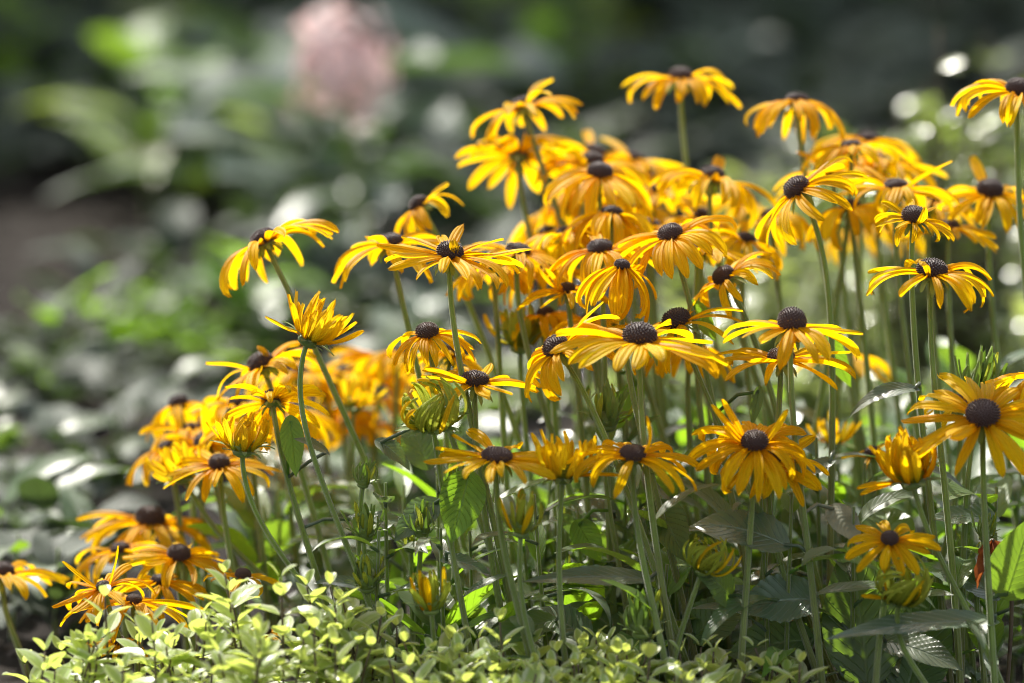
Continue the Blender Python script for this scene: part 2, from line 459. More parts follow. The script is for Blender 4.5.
def flower(px, py, L, rc, lean, face, style, dd, bx, by, n, label, hf=1.0, extra=(), gap=None, leaves=2, seed=None, lw=.19, jit=1.0):
    rnd = random.Random(seed if seed is not None else int(px*7+py*13))
    face -= 4; rc *= .9; hf *= .92; n = int(round(n*1.4)); lw *= .96
    k = kk(dd); c = at(px, py, dd)
    axis = Vector((math.tan(R(lean)), -math.tan(R(face)), 1)).normalized()
    rcm = rc*k; Lm = L*k
    head = c - axis*rcm*.35*hf
    pts, base = stem_path(px, py, head, axis, dd, bx, by, rcm*.45)
    t = empty('black_eyed_susan', base)
    tag(t, label, 'flower', GROUP_OPEN)
    mb = MB(); mb.tube([p-base for p in pts], lambda s: .0024-.0008*s, 8); mb.build('stem', M_STEM, t)
    STEMS.append((t, pts, dd))
    h = empty('flower_head', head-base, t)
    h.rotation_mode = 'QUATERNION'
    h.rotation_quaternion = Quaternion(axis, rnd.uniform(0, 6.28)) @ Vector((0, 0, 1)).rotation_difference(axis)
    calyx_mesh(rcm, rnd).build('calyx', M_CALYX, h)
    co = bpy.data.objects.new('cone', cone_data(hf, rnd.randint(0, 4))); COL.objects.link(co)
    co.parent = h; co.scale = (rcm, rcm, rcm); co.rotation_euler.z = rnd.uniform(0, 6)
    a0, a1, pw = STY[style]; fdroop = rnd.gauss(-4, 9)
    gapc = rnd.uniform(0, 6.28) if rnd.random() < .22 else None; Lm *= rnd.uniform(.92, 1.06)
    for i in range(n):
        ph = 2*math.pi*(i+rnd.uniform(-.28, .28))/n
        if rnd.random() < .08 or (gapc is not None and abs((ph-gapc+math.pi) % (2*math.pi)-math.pi) < .3): continue
        th0 = R(a0+rnd.gauss(0, 6)*jit); th1 = R(a1+fdroop+rnd.gauss(0, 19)*jit)
        tc = 0
        u = rnd.random()
        if u < .02*jit**2: th0 += .5; th1 += 1.1         # a petal that stands up
        elif u < .35*jit: tc = rnd.uniform(-1.8, .3)
        m = MB()
        add_petal(m, ph, rcm*.78, -rcm*.05*(i % 2)-.0004*i % .001, Lm*rnd.uniform(.86, 1.08), Lm*lw*rnd.uniform(.72, 1.12)+.0007, th0, th1, pw*rnd.uniform(.85, 1.2),
                  rnd.gauss(0, .22), rnd.gauss(0, .45)*jit, rnd.choice((1, 1, 1, -1))*rnd.uniform(.08, .34), rnd, tipcurl=tc)
        m.build('petal', M_PETAL, h)
    # individual petals the photo shows standing apart: (image angle deg, start angle, end angle, length factor)
    for (ang, e0, e1, lf) in extra:
        wdir = Vector((math.cos(R(ang)), -.25, math.sin(R(ang))))
        loc = h.rotation_quaternion.inverted() @ wdir
        m = MB(); add_petal(m, math.atan2(loc.y, loc.x), rcm*.75, 0, Lm*lf, Lm*lw+.0005, R(e0), R(e1), 1, 0, rnd.uniform(-.3, .3), .15, rnd)
        m.build('petal', M_PETAL, h)
    for _ in range(leaves):
        stem_leaf(t, pts, rnd.uniform(.22, .62), rnd.uniform(.035, .075), rnd.uniform(.009, .018), rnd.uniform(0, 6.28), rnd.uniform(.1, .9), rnd.uniform(.3, 1.3),
                  M_LEAF if rnd.random() < .6 else M_LIME, rnd)
    return t

def bud(px, py, L, rc, lean, face, kind, dd, bx, by, n, label, leaves=1, outer=()):
    n = int(n*{'cup': 1.5, 'tight': 1.6, 'pale': 1.25, 'curl': 1.5, 'green': 1.2}[kind])
    """kind: cup = half open, petals upright; curl = petals rolled inwards to a ball; green = spiky green bud"""
    rnd = random.Random(int(px*5+py*11))
    k = kk(dd); c = at(px, py, dd)
    axis = Vector((math.tan(R(lean)), -math.tan(R(face)), 1)).normalized()
    rcm = rc*k; Lm = L*k
    head = c - axis*Lm*.42
    pts, base = stem_path(px, py, head, axis, dd, bx, by, rcm*.3)
    t = empty('black_eyed_susan_bud', base); tag(t, label, 'flower bud', GROUP_BUD)
    mb = MB(); mb.tube([p-base for p in pts], lambda s: .0021-.0006*s, 8); mb.build('stem', M_STEM, t)
    STEMS.append((t, pts, dd))
    h = empty('flower_head', head-base, t)
    h.rotation_mode = 'QUATERNION'
    h.rotation_quaternion = Quaternion(axis, rnd.uniform(0, 6.28)) @ Vector((0, 0, 1)).rotation_difference(axis)
    calyx_mesh(rcm*.9, rnd, 14, {'green': .9, 'pale': 1.0, 'curl': .5, 'cup': .4, 'tight': .6}[kind], 1.9 if kind == 'pale' else 1.6).build('calyx', M_CALYX, h)
    if kind == 'green':
        m = MB(); m.blob(Vector((0, 0, rcm*.2)), rcm*.75, rcm*.75, rcm*.6, None, 14, 8)
        m.build('bud_core', M_CALYX, h)
        for i in range(n):
            m = MB(); ring = i % 3
            add_petal(m, i*2.4, rcm*(.8-.22*ring), rcm*(.05+.2*ring), Lm*rnd.uniform(.6, 1.0), rcm*.36, R(52+14*ring+rnd.gauss(0, 9)), R(90+rnd.gauss(10, 26)), 1, rnd.gauss(0, .25), rnd.gauss(0, .5), .3, rnd, 9, 5)
            m.build('bract', M_CALYX if rnd.random() < .75 else M_BUD, h)
        return t
    if kind == 'curl':
        m = MB(); m.blob(Vector((0, 0, rcm*.35)), rcm*.86, rcm*.86, rcm*.82, None, 14, 8); m.build('bud_core', M_BUD, h)
        for i in range(n):
            m = MB()
            add_petal(m, 2*math.pi*(i+rnd.uniform(-.25, .25))/n, rcm*.72, -rcm*.1, Lm*rnd.uniform(.85, 1.15), rcm*.29, R(18+rnd.gauss(0, 12)), R(172+rnd.gauss(0, 16)), .9, rnd.gauss(.7, .15), rnd.gauss(0, .3), .45, rnd, 12, 5)
            m.build('petal', M_BUD if rnd.random() < .8 else M_YOUNG, h)
    else:
        m = MB(); m.blob(Vector((0, 0, rcm*.25)), rcm*.7, rcm*.7, rcm*.5, None, 14, 8); m.build('bud_core', M_BUD, h)
        for i in range(n):
            m = MB(); inn = i % 3
            add_petal(m, 2*math.pi*(i+rnd.uniform(-.3, .3))/n, rcm*(.8-.2*inn), 0, Lm*rnd.uniform(.75, 1.1), rcm*{'cup': .42, 'tight': .46, 'pale': .5}[kind], R({'cup': 30, 'tight': 42, 'pale': 48}[kind]+14*inn+rnd.gauss(0, 11)), R({'cup': 72, 'tight': 108, 'pale': 92}[kind]+9*inn+rnd.gauss(0, 18)), .9, rnd.gauss(0, .3), rnd.gauss(0, .6), .4, rnd, 11, 5)
            m.build('petal', (M_YOUNG if rnd.random() < .7 else M_PETAL) if kind in ('cup', 'tight') else (M_BUD if rnd.random() < .75 else M_YOUNG), h)
    for (ang, e0, e1, lf) in outer:
        wdir = Vector((math.cos(R(ang)), -.3, math.sin(R(ang))))
        loc = h.rotation_quaternion.inverted() @ wdir
        m = MB(); add_petal(m, math.atan2(loc.y, loc.x), rcm*.8, 0, Lm*lf, rcm*.5, R(e0), R(e1), 1, 0, 0, .25, rnd)
        m.build('petal', M_PETAL, h)
    for _ in range(leaves):
        stem_leaf(t, pts, rnd.uniform(.25, .6), rnd.uniform(.03, .06), rnd.uniform(.008, .014), rnd.uniform(0, 6.28), rnd.uniform(.1, .9), rnd.uniform(.3, 1.2), M_LEAF, rnd)
    return t

# ---- upper tier, softer focus
flower(523, 104, 58, 14, -14, -12, 'arch', .24, 553, 185, 13, 'arching bloom on a bare stem, topmost above the middle of the clump', leaves=0, hf=.8)
flower(519, 152, 60, 13, 6, -34, 'wide', .26, 541, 235, 11, 'bloom seen from its underside, just below the topmost arching bloom', leaves=0)
flower(600, 171, 66, 14, 6, 6, 'droop', .16, 618, 240, 15, 'drooping bloom at the front of three overlapping dark cones', leaves=0)
flower(592, 160, 62, 13, 4, 2, 'arch', .24, 570, 240, 14, 'middle bloom of three overlapping dark cones, mostly hidden', leaves=0)
flower(595, 152, 72, 13, 14, 0, 'arch', .34, 640, 240, 14, 'rear bloom of three overlapping dark cones, a broad petal fan beside it', leaves=0)
flower(681, 75, 56, 13, 3, 4, 'arch', .28, 693, 150, 13, 'soft drooping bloom standing highest of all, one curled petal raised', extra=((35, 55, -60, .8),), leaves=0)
flower(797, 99, 58, 13, 0, -8, 'droop', .22, 815, 190, 13, 'drooping bloom standing alone against dark shade, cone like a flat cap', hf=.7, leaves=0)
flower(713, 175, 66, 14, 14, -6, 'arch', .20, 738, 255, 13, 'bloom with a low brown cone and one side of petals raised, below the highest bloom', leaves=0)
flower(796, 187, 60, 15, -38, 12, 'wide', .06, 803, 300, 13, 'sideways bloom turning its dark cone outward beside a thick stem', leaves=0)
flower(851, 145, 58, 12, -4, 0, 'arch', .20, 835, 260, 13, 'front one of a touching pair of cones below the lone capped bloom', leaves=0, hf=.7)
flower(868, 138, 60, 12, 8, 0, 'wide', .30, 862, 260, 13, 'rear one of a touching pair of cones, pale lit cone top', leaves=0, hf=.8)
flower(897, 186, 62, 14, 6, -4, 'arch', .14, 905, 280, 14, 'bloom in orange shade directly over a small ragged bloom', leaves=0, hf=.8)
flower(914, 215, 40, 14, 5, 14, 'wide', .03, 921, 300, 13, 'small ragged bloom with short crumpled petals round a dark cone', jit=2.2, leaves=1)
flower(990, 189, 54, 15, 4, 12, 'wide', .18, 1000, 300, 14, 'bloom with a round dark cone and spread petals, above the sharp drooping bloom', leaves=1)
flower(1019, 88, 66, 15, 5, 8, 'arch', .10, 1028, 200, 12, 'bloom cut by the picture edge, long petals hanging to one side', leaves=0)
flower(640, 205, 64, 12, 10, -10, 'droop', .34, 640, 300, 13, 'soft bloom hidden behind the three overlapping cones, petals only', leaves=0)
flower(562, 205, 62, 12, -12, -8, 'droop', .32, 566, 300, 12, 'soft mass of drooping petals beneath the underside-facing bloom', leaves=0)
flower(618, 228, 50, 11, 0, 0, 'hang', .36, 622, 320, 12, 'hanging petals of a hidden bloom behind the leaning wide bloom', leaves=0)
flower(748, 205, 52, 12, 12, -6, 'arch', .36, 752, 300, 12, 'faint soft bloom between the raised-side bloom and the sideways bloom', leaves=0)
flower(872, 222, 56, 12, -8, -6, 'droop', .40, 876, 310, 12, 'blurred bloom whose petals hang below the orange shaded bloom', leaves=0)
flower(578, 185, 58, 12, -8, -6, 'droop', .29, 582, 290, 13, 'hanging petals of a bloom between the underside-facing bloom and the three cones', leaves=0)
flower(655, 190, 60, 12, 8, -4, 'arch', .27, 660, 290, 13, 'soft bloom filling the gap between the three cones and the raised-side bloom', leaves=0)
flower(548, 232, 50, 11, -6, -4, 'droop', .26, 552, 320, 12, 'soft hanging bloom right behind the oval brown cone', leaves=0)
flower(700, 215, 54, 12, 4, -6, 'droop', .24, 706, 310, 12, 'soft hanging bloom over the wide skirt of the leaning bloom', leaves=0)
for (px, py, L, rc, lean, face, st, dd, lb) in (
 (634, 158, 60, 12, 12, -6, 'arch', .36, 'soft bloom whose petals rise behind and past the three overlapping cones'),
 (585, 222, 58, 12, -4, -10, 'droop', .20, 'hanging petals under the front one of the three overlapping cones'),
 (650, 225, 56, 12, 6, -10, 'droop', .20, 'soft hanging petals just above the skirt of the leaning wide bloom'),
 (538, 268, 56, 11, -6, -6, 'droop', .16, 'soft bloom hanging below the oval brown cone'),
 (492, 262, 54, 11, -6, -6, 'droop', .14, 'petals hanging behind one end of the crisp flat bloom'),
 (832, 172, 58, 12, -6, -6, 'arch', .24, 'soft bloom below the touching pair of cones'),
 (880, 160, 60, 12, 10, -8, 'arch', .26, 'soft bloom spreading beyond the touching pair of cones'),
 (930, 200, 54, 12, 8, -6, 'wide', .22, 'soft bloom wedged between the orange shaded bloom and the round coned bloom'),
 (770, 215, 54, 11, -8, -8, 'droop', .22, 'soft hanging bloom behind the sideways bloom'),
 (300, 372, 60, 12, 6, -8, 'arch', .30, 'blurred bloom directly behind the upper end of the bare bud stem'),
 (345, 372, 58, 12, 4, -10, 'arch', .33, 'blurred petals right below the half-open yellow cup'),
 (292, 408, 54, 11, 6, -6, 'droop', .22, 'blurred bloom behind the bloom seen from its back'),
 (250, 428, 52, 11, -4, -6, 'arch', .16, 'soft petals behind the dark green cupped bud'),
 (168, 446, 50, 11, -10, -4, 'droop', .20, 'blurred drooping bloom above the blurred yellow outermost bud'),
 (192, 428, 54, 11, -10, -4, 'arch', .22, 'blurred bloom over the blurred oval cone'),
 (400, 352, 56, 11, 8, -8, 'droop', .30, 'blurred hanging petals behind the drooping bloom'),
 (362, 422, 56, 11, 6, -4, 'arch', .36, 'blurred bloom lowest beside the rolled bud'),
 (120, 548, 52, 11, -10, 4, 'arch', .16, 'blurred petals beside the large blurred bloom of the low corner'),
 (566, 232, 54, 11, -8, -6, 'arch', .15, 'soft bloom tucked between the oval brown cone and the reddish coned bloom'),
 (612, 212, 58, 12, 4, -8, 'droop', .13, 'drooping bloom over the reddish coned bloom, below the three overlapping cones'),
 (700, 248, 56, 11, 10, -4, 'arch', .12, 'soft bloom behind the skirt edge of the leaning wide bloom'),
 (745, 238, 52, 11, 8, -6, 'droop', .16, 'soft hanging bloom above the bloom whose cone faces sideways'),
 (850, 205, 54, 11, -6, -6, 'droop', .18, 'soft hanging bloom beside the small ragged bloom'),
 (950, 225, 52, 11, 6, -4, 'wide', .16, 'soft bloom beneath the round coned bloom, over the sharp drooping one'),
 (690, 345, 54, 11, 6, -6, 'droop', .12, 'soft hanging bloom beneath the tilted bumpy coned bloom'),
 (590, 318, 50, 10, -6, -4, 'arch', .12, 'soft bloom behind the gap above the largest flat bloom'),
 (545, 312, 50, 10, -8, -6, 'droop', .14, 'soft hanging bloom above the sideways-leaning rough coned bloom'),
 (160, 580, 48, 10, 6, 4, 'wide', .08, 'soft petals under the oval coned bloom of the low corner')):
    flower(px, py, L, rc, lean, face, st, dd, px+8, py+100, 13, lb, leaves=0, hf=.8)
# ---- middle tier
flower(670, 233, 72, 14, -18, 10, 'arch', .05, 690, 330, 16, 'leaning bloom with a wide skirt of long petals above a narrow hanging bloom', leaves=1, extra=((250, -10, -70, .8),))
flower(600, 247, 60, 14, -4, 4, 'droop', .07, 604, 330, 13, 'drooping bloom with a reddish cone beside the leaning wide bloom', hf=.85, leaves=1)
flower(622, 265, 58, 9, 8, 4, 'hang', .02, 640, 360, 14, 'narrow bloom with hanging petals and a tiny dark cone', leaves=1)
flower(567, 288, 48, 9, -6, 4, 'wide', .08, 572, 370, 10, 'thin bloom with few petals and a small cone above the sideways-leaning bloom', leaves=1, extra=((115, 60, 50, .7),))
flower(450, 251, 72, 15, 4, 8, 'flat', .0, 462, 320, 15, 'crisp flat bloom with a dark round cone and a petal tip curled over it', leaves=1, extra=((80, 70, 150, .3),))
flower(390, 241, 68, 14, -10, 4, 'wide', .10, 408, 330, 13, 'half-hidden bloom spreading long petals beside the crisp flat bloom', leaves=0, hf=.8)
flower(418, 203, 48, 11, -34, 0, 'droop', .18, 445, 280, 12, 'small soft bloom nodding above the half-hidden flat bloom', leaves=0)
flower(518, 250, 58, 14, 8, 2, 'arch', .10, 536, 330, 12, 'bloom with an oval brown cone tucked behind the crisp flat bloom', hf=.75, leaves=0)
flower(263, 238, 68, 15, -26, -6, 'arch', .09, 315, 345, 16, 'outermost tall bloom, cone tipped away, petals sweeping down over its stem', hf=.9, leaves=0)
flower(427, 331, 52, 13, -6, 10, 'droop', .02, 455, 420, 14, 'drooping bloom just under the crisp flat bloom', leaves=1)
flower(452, 352, 44, 11, 14, 0, 'droop', .12, 462, 430, 12, 'soft petals of a bloom directly behind the drooping bloom', leaves=0)
flower(475, 379, 62, 15, 2, 8, 'flat', .0, 487, 470, 10, 'low flat bloom with a dark oval cone and few petals above the sharp three-bloom row', hf=.8, leaves=1)
flower(555, 346, 64, 15, -36, 16, 'arch', -.02, 588, 430, 14, 'sideways-leaning bloom with rough dark cone turned to the side', leaves=1, extra=((62, 25, 5, 1.0),))
flower(640, 335, 80, 19, 2, 6, 'flat', -.05, 654, 450, 13, 'largest flat bloom with a big barrel-shaped black cone in the middle of the clump', leaves=1, lw=.2)
flower(676, 319, 66, 16, -20, 6, 'wide', .03, 720, 420, 13, 'tilted bloom with a bumpy cone touching the largest flat bloom', leaves=1)
flower(723, 275, 58, 13, -34, 6, 'arch', .06, 745, 350, 13, 'soft bloom with its cone facing sideways, petals fanned before the pale gravel', leaves=1)
flower(792, 321, 74, 16, 4, 2, 'wide', -.04, 800, 420, 11, 'bloom with a high domed black cone on a dark straight stem', hf=1.35, leaves=1, extra=((270, 20, -160, .32),))
flower(781, 356, 72, 15, 0, 6, 'flat', .0, 775, 440, 12, 'flat bloom tucked right under the high domed one', hf=.8, leaves=1)
flower(840, 352, 56, 11, 4, 0, 'wide', .26, 842, 440, 11, 'soft orange bloom behind the high domed one and its lower neighbour', leaves=0)
flower(932, 269, 62, 17, 4, 8, 'arch', -.02, 939, 380, 16, 'sharp drooping bloom with a bristly dark cone on a long straight stem', leaves=1, hf=.9)
# ---- lower tier, sharpest
flower(755, 441, 66, 15, 0, 26, 'arch', -.06, 748, 560, 17, 'ragged heavy bloom with a purplish cone and some petals standing up', leaves=0, jit=1.5, extra=((118, 45, 55, .85), (105, 55, 60, .8), (140, 30, 60, .5), (58, 50, 70, .7)))
flower(770, 458, 60, 12, 6, 20, 'arch', -.03, 800, 580, 14, 'second layer of petals crowded under the ragged heavy bloom', leaves=0, jit=1.3)
flower(983, 413, 70, 19, -2, 34, 'wide', -.07, 990, 560, 15, 'large perfect bloom facing the viewer with a wide black cone', leaves=1, lw=.22, hf=.85)
flower(957, 402, 44, 11, -10, 6, 'arch', .08, 940, 500, 5, 'partly bare bloom behind the large perfect bloom, two petals upright', leaves=1, extra=((75, 70, 80, .9), (60, 70, 75, .7)))
flower(890, 538, 46, 10, 0, 30, 'flat', -.08, 885, 640, 10, 'small open bloom low by itself, with separate petals and a tiny cone', leaves=0, lw=.26, jit=.7)
flower(872, 452, 30, 9, -10, 10, 'wide', .10, 880, 540, 6, 'small dark cone with short petals behind the half-open tight bloom', leaves=1)
flower(633, 453, 60, 15, 2, 12, 'arch', -.07, 650, 560, 14, 'arched bloom with one thin petal curling upright, low in the clump', leaves=1, hf=.8, extra=((48, 60, 120, .75),))
flower(497, 455, 62, 17, 4, 12, 'flat', -.07, 515, 560, 12, 'low open bloom with a reddish flattened cone and broad petals', leaves=1, hf=.6, lw=.21)
flower(1040, 372, 60, 13, 0, 4, 'wide', -.02, 1042, 500, 12, 'bloom reaching in from the picture edge above the large perfect bloom', leaves=0)
# ---- lower, outer end
flower(260, 362, 60, 15, -24, 4, 'arch', .11, 290, 460, 14, 'bloom leaning outward with a curled petal tip on its cone, uppermost of the outer group', leaves=0, extra=((70, 70, 150, .4),))
flower(272, 398, 56, 12, -8, -34, 'wide', .05, 300, 500, 12, 'bloom seen from behind above a bright green leaf', leaves=0)
flower(206, 441, 58, 14, -10, 4, 'arch', .18, 225, 530, 12, 'blurred bloom with an oval cone in the outer group, a petal upright beside it', leaves=0, extra=((95, 70, 85, .9),))
flower(219, 462, 56, 12, -2, 14, 'wide', .10, 232, 540, 13, 'clearer bloom with a small oval cone beneath the blurred oval one', leaves=0)
flower(238, 402, 50, 11, 0, 0, 'arch', .20, 250, 500, 12, 'soft petals between the outward-leaning bloom and the blurred oval one', leaves=0)
flower(330, 388, 62, 13, 10, -4, 'arch', .34, 335, 500, 14, 'blurred broad bloom behind the long bare bud stem', leaves=0)
flower(322, 418, 66, 12, -6, 4, 'flat', .36, 330, 520, 14, 'blurred flat bloom lowest behind the long bare bud stem', leaves=0)
flower(388, 362, 60, 12, 20, -14, 'arch', .36, 392, 470, 13, 'blurred orange bloom behind the drooping bloom and the rolled bud', leaves=0)
flower(372, 398, 56, 11, 0, 0, 'arch', .38, 376, 490, 12, 'blurred petals between the rolled bud and the bare bud stem', leaves=0)
flower(178, 402, 50, 11, -14, -6, 'droop', .24, 190, 500, 11, 'outermost blurred petals on the sloping edge of the outer group', leaves=0)
flower(150, 517, 70, 17, 2, 4, 'wide', .20, 160, 620, 14, 'large blurred bloom with a big dark cone, highest of the low corner group', leaves=0)
flower(179, 553, 56, 13, 6, 14, 'wide', .10, 190, 640, 13, 'bloom with an oval cone directly below the large blurred one', leaves=0)
flower(103, 586, 52, 8, -12, 18, 'wide', .02, 120, 680, 11, 'ragged bloom with a tiny cone and petals standing up, by the pale sprigs', leaves=0, jit=1.6, extra=((110, 50, 60, .9), (70, 60, 70, .9)))
flower(134, 600, 66, 9, 4, 2, 'wide', .04, 134, 690, 10, 'spread petals on a thick stem just above the pale sprigs', leaves=0)
flower(2, 571, 62, 14, 0, 2, 'arch', .14, 30, 680, 14, 'blurred bloom cut by the picture edge in the low corner', leaves=0)
flower(118, 640, 36, 8, 0, 10, 'wide', .03, 120, 700, 9, 'bloom buried among the pale sprigs, under the thick stemmed petals', leaves=0)
flower(243, 574, 40, 9, 4, 4, 'wide', .05, 246, 680, 8, 'low bloom mostly covered by the tallest pale sprigs', leaves=0)
flower(266, 630, 24, 6, 0, 20, 'wide', .0, 268, 700, 7, 'small bloom buried deep among the pale sprigs', leaves=0)
# ---- buds
bud(318, 322, 44, 17, 28, 0, 'cup', -.02, 352, 465, 22, 'half-open yellow cup leaning on a long curved bare stem', outer=((185, -5, 10, .9),), leaves=0)
bud(565, 457, 44, 17, 6, 4, 'cup', -.07, 570, 560, 16, 'half-open bloom like a shallow bowl between two low open blooms', outer=((165, 10, 10, 1.0), (95, 60, 60, 1.0), (20, 20, 0, 1.1)))
bud(908, 459, 50, 20, -12, 10, 'tight', -.07, 968, 620, 20, 'plump half-open bloom with tight yellow petals on a slanting stem', outer=((175, 5, -10, .8), (160, 15, 0, .85)))
bud(244, 434, 36, 16, 6, 6, 'tight', .02, 312, 570, 14, 'bud with a dark green cup and stiff yellow petals, on a slanting bare stem', outer=((130, 40, 50, 1.1),), leaves=0)
bud(523, 515, 40, 13, 6, 4, 'pale', -.08, 545, 640, 10, 'small pale green bud with a few upright yellow petals, below the reddish cone bloom', outer=((120, 60, 70, 1.0),))
bud(430, 592, 40, 13, -4, 6, 'pale', -.07, 440, 680, 12, 'yellow-tipped bud just behind the pale sprigs', outer=((110, 65, 80, 1.0), (95, 65, 80, 1.1)))
bud(520, 328, 40, 17, 0, 0, 'pale', .14, 526, 430, 18, 'blurred greenish cup beside the sideways-leaning bloom', leaves=0)
bud(178, 462, 36, 15, -20, 4, 'cup', .13, 270, 580, 14, 'blurred yellow bud at the outermost tip of the outer group', leaves=0)
bud(355, 392, 34, 13, 6, 0, 'cup', .24, 360, 480, 12, 'blurred upright petals between two blurred blooms', leaves=0)
bud(430, 402, 58, 19, -6, 22, 'curl', -.04, 450, 520, 20, 'round bud with petals rolled inward like a cage')
bud(905, 580, 52, 15.5, 12, 18, 'curl', -.09, 935, 670, 20, 'green rolled bud under the small open bloom', outer=((185, 0, 10, .6), (110, 60, 80, .6)))
bud(709, 553, 42, 13, 20, 0, 'curl', -.06, 690, 660, 18, 'closed yellow-green bud resting before a ribbed leaf')
bud(608, 406, 40, 17, 6, 4, 'green', .05, 618, 520, 22, 'spiky green bud between the largest flat bloom and the arched bloom')
bud(985, 378, 46, 19, 12, 2, 'green', .03, 978, 500, 24, 'tall spiky green bud rising behind the large perfect bloom')
bud(642, 614, 40, 16, 0, 4, 'green', -.06, 650, 690, 20, 'spiky green bud low among the big leaves')
bud(365, 522, 32, 14, 4, 4, 'green', .02, 395, 640, 16, 'small green bud on the open side of the clump above the pale sprigs')
bud(366, 574, 30, 13, -6, 4, 'green', -.02, 380, 680, 16, 'small green bud lowest above the pale sprigs')
bud(411, 536, 26, 11, 0, 4, 'green', .05, 415, 640, 14, 'tiny green bud between two bare stems')
bud(963, 545, 24, 10, 0, 4, 'green', .06, 968, 640, 14, 'tiny green bud by the withered flower')
bud(833, 430, 30, 12, 0, 4, 'cup', .18, 838, 540, 10, 'soft yellow petals of a bud behind the ragged heavy bloom')

# ------------------------------------------------------------------ large leaves the photo shows, each growing from its nearest stem
def big_leaf(bx, by, tx, ty, dd, ddt, W, face, sag, m=None, prof='lance', fold=.2):
    a, b = at(bx, by, dd), at(tx, ty, dd+ddt)
    best = None
    for (t, pts, sdd) in STEMS:
        for p in pts[2:-6]:
            d = (p-a).length
            if best is None or d < best[0]: best = (d, t, p)
    d, t, p = best
    L = (b-a).length; dv = (b-a).normalized()
    view = -FWD
    n = Vector((0, 0, 1))*math.cos(R(face)) + view*math.sin(R(face)); n = (n - dv*n.dot(dv)).normalized()
    # the blade starts upwards of the chord and bends down over its length
    side = dv.cross(n); d0 = Quaternion(side, sag/2) @ dv; n0 = Quaternion(side, sag/2) @ n
    mb = MB()
    a_l = a - t.location
    mb.grid(leaf_rows(a_l, d0, n0, L*1.04, W*kk(dd), sag, fold, RND.uniform(-.2, .2), prof, nr=56, nc=15, rib=.035, wave=.09))
    pl = p - t.location
    if (pl-a_l).length > .002:
        mb.tube([pl, pl.lerp(a_l, .5)+Vector((0, 0, .003)), a_l + d0*.004], .0012, 6)
    return mb.build('leaf', m or M_LEAFG, t)
BL = [
 (1000, 622, 832, 640, -.06, -.03, 34, 25, .35, M_LEAFG), (868, 690, 852, 540, -.02, .02, 80, 75, .2, M_LEAF),
 (905, 700, 935, 590, .02, .02, 70, 60, .4, M_LEAF), (790, 548, 690, 528, -.04, .02, 50, 40, .9, M_LEAFG),
 (730, 600, 690, 565, -.04, -.02, 40, 55, 1.0, M_LEAF), (655, 580, 528, 582, -.03, -.02, 26, 40, .35, M_LEAFG),
 (470, 470, 452, 540, -.02, -.01, 46, 80, .3, M_LIME), (920, 390, 845, 420, .02, .0, 20, 35, 1.5, M_LEAFG),
 (290, 415, 296, 475, .03, -.01, 24, 80, .3, M_LIME), (330, 455, 295, 440, .02, -.02, 16, 40, .5, M_LEAFG),
 (1000, 520, 930, 520, .03, .0, 36, 20, .4, M_LEAFG), (1000, 600, 915, 565, .0, .02, 40, 25, .5, M_LEAFG),
 (1005, 600, 1030, 520, -.04, -.02, 54, 70, .3, M_LEAF), (820, 600, 735, 610, -.03, .0, 60, 45, .5, M_LEAFG),
 (815, 640, 730, 655, -.02, .02, 56, 55, .5, M_LEAF), (830, 505, 860, 545, -.02, -.02, 30, 60, .4, M_DRYLEAF),
 (440, 560, 490, 575, -.02, .0, 20, 30, .8, M_LEAFG), (590, 640, 530, 610, -.02, .02, 44, 30, .5, M_LEAFG),
 (620, 520, 560, 505, .08, .02, 36, 30, .6, M_LEAFG), (690, 640, 750, 600, .02, .0, 50, 50, .6, M_LEAF),
 (655, 500, 685, 560, .03, -.02, 40, 70, .4, M_LEAF), (560, 620, 480, 650, -.03, -.03, 36, 40, .6, M_LEAF),
 (880, 640, 960, 670, -.03, -.03, 40, 40, .5, M_LEAFG), (835, 460, 800, 480, .05, .0, 18, 40, .8, M_LEAFG),
 (440, 500, 395, 540, .04, .0, 34, 55, .6, M_LEAFG), (430, 470, 408, 420, .08, .02, 38, 70, .3, M_LEAF),
 (345, 520, 420, 530, .05, .0, 22, 25, .6, M_LEAFG), (375, 440, 410, 470, .03, .0, 22, 40, .9, M_LEAFG),
 (760, 385, 752, 425, .02, 0, 12, 80, .2, M_LEAF), (575, 520, 600, 560, .05, 0, 30, 80, .4, M_LIME),
 (690, 300, 715, 340, .06, 0, 20, 80, .3, M_LIME), (820, 330, 850, 385, .08, 0, 24, 80, .3, M_LIME),
 (640, 380, 615, 430, .12, 0, 26, 80, .3, M_LIME), (905, 660, 870, 600, .05, .02, 40, 60, .4, M_LIME),
]
for b in BL: big_leaf(*b)

# a withered flower hanging among the leaves
wp = at(992, 540, -.02); wb = Vector((wp.x+.01, wp.y+.01, 0))
wt = empty('withered_flower', wb); tag(wt, 'shrivelled rust-brown flower hanging among the big leaves beside a stem', 'dead flower')
mb = MB(); pts = bez(Vector((0, 0, 0)), Vector((0, 0, .06)), Vector((.012, 0, .12)), wp-wb, 14); mb.tube(pts, .0013, 6); mb.build('stem', M_TWIG, wt)
rw = random.Random(5); mb = MB(); q = wp-wb
for k in range(9):
    rows = leaf_rows(q, Vector((rw.uniform(-.6, .6), rw.uniform(-.5, .5), -1)), Vector((rw.uniform(-1, 1), -1, .2)), rw.uniform(.018, .034), .010, rw.uniform(-1, 1), .8, rw.uniform(-3, 3), rnd=rw, nr=9, nc=5, wave=.4)
    mb.grid(rows)
mb.build('dead_petals', M_DRY, wt)

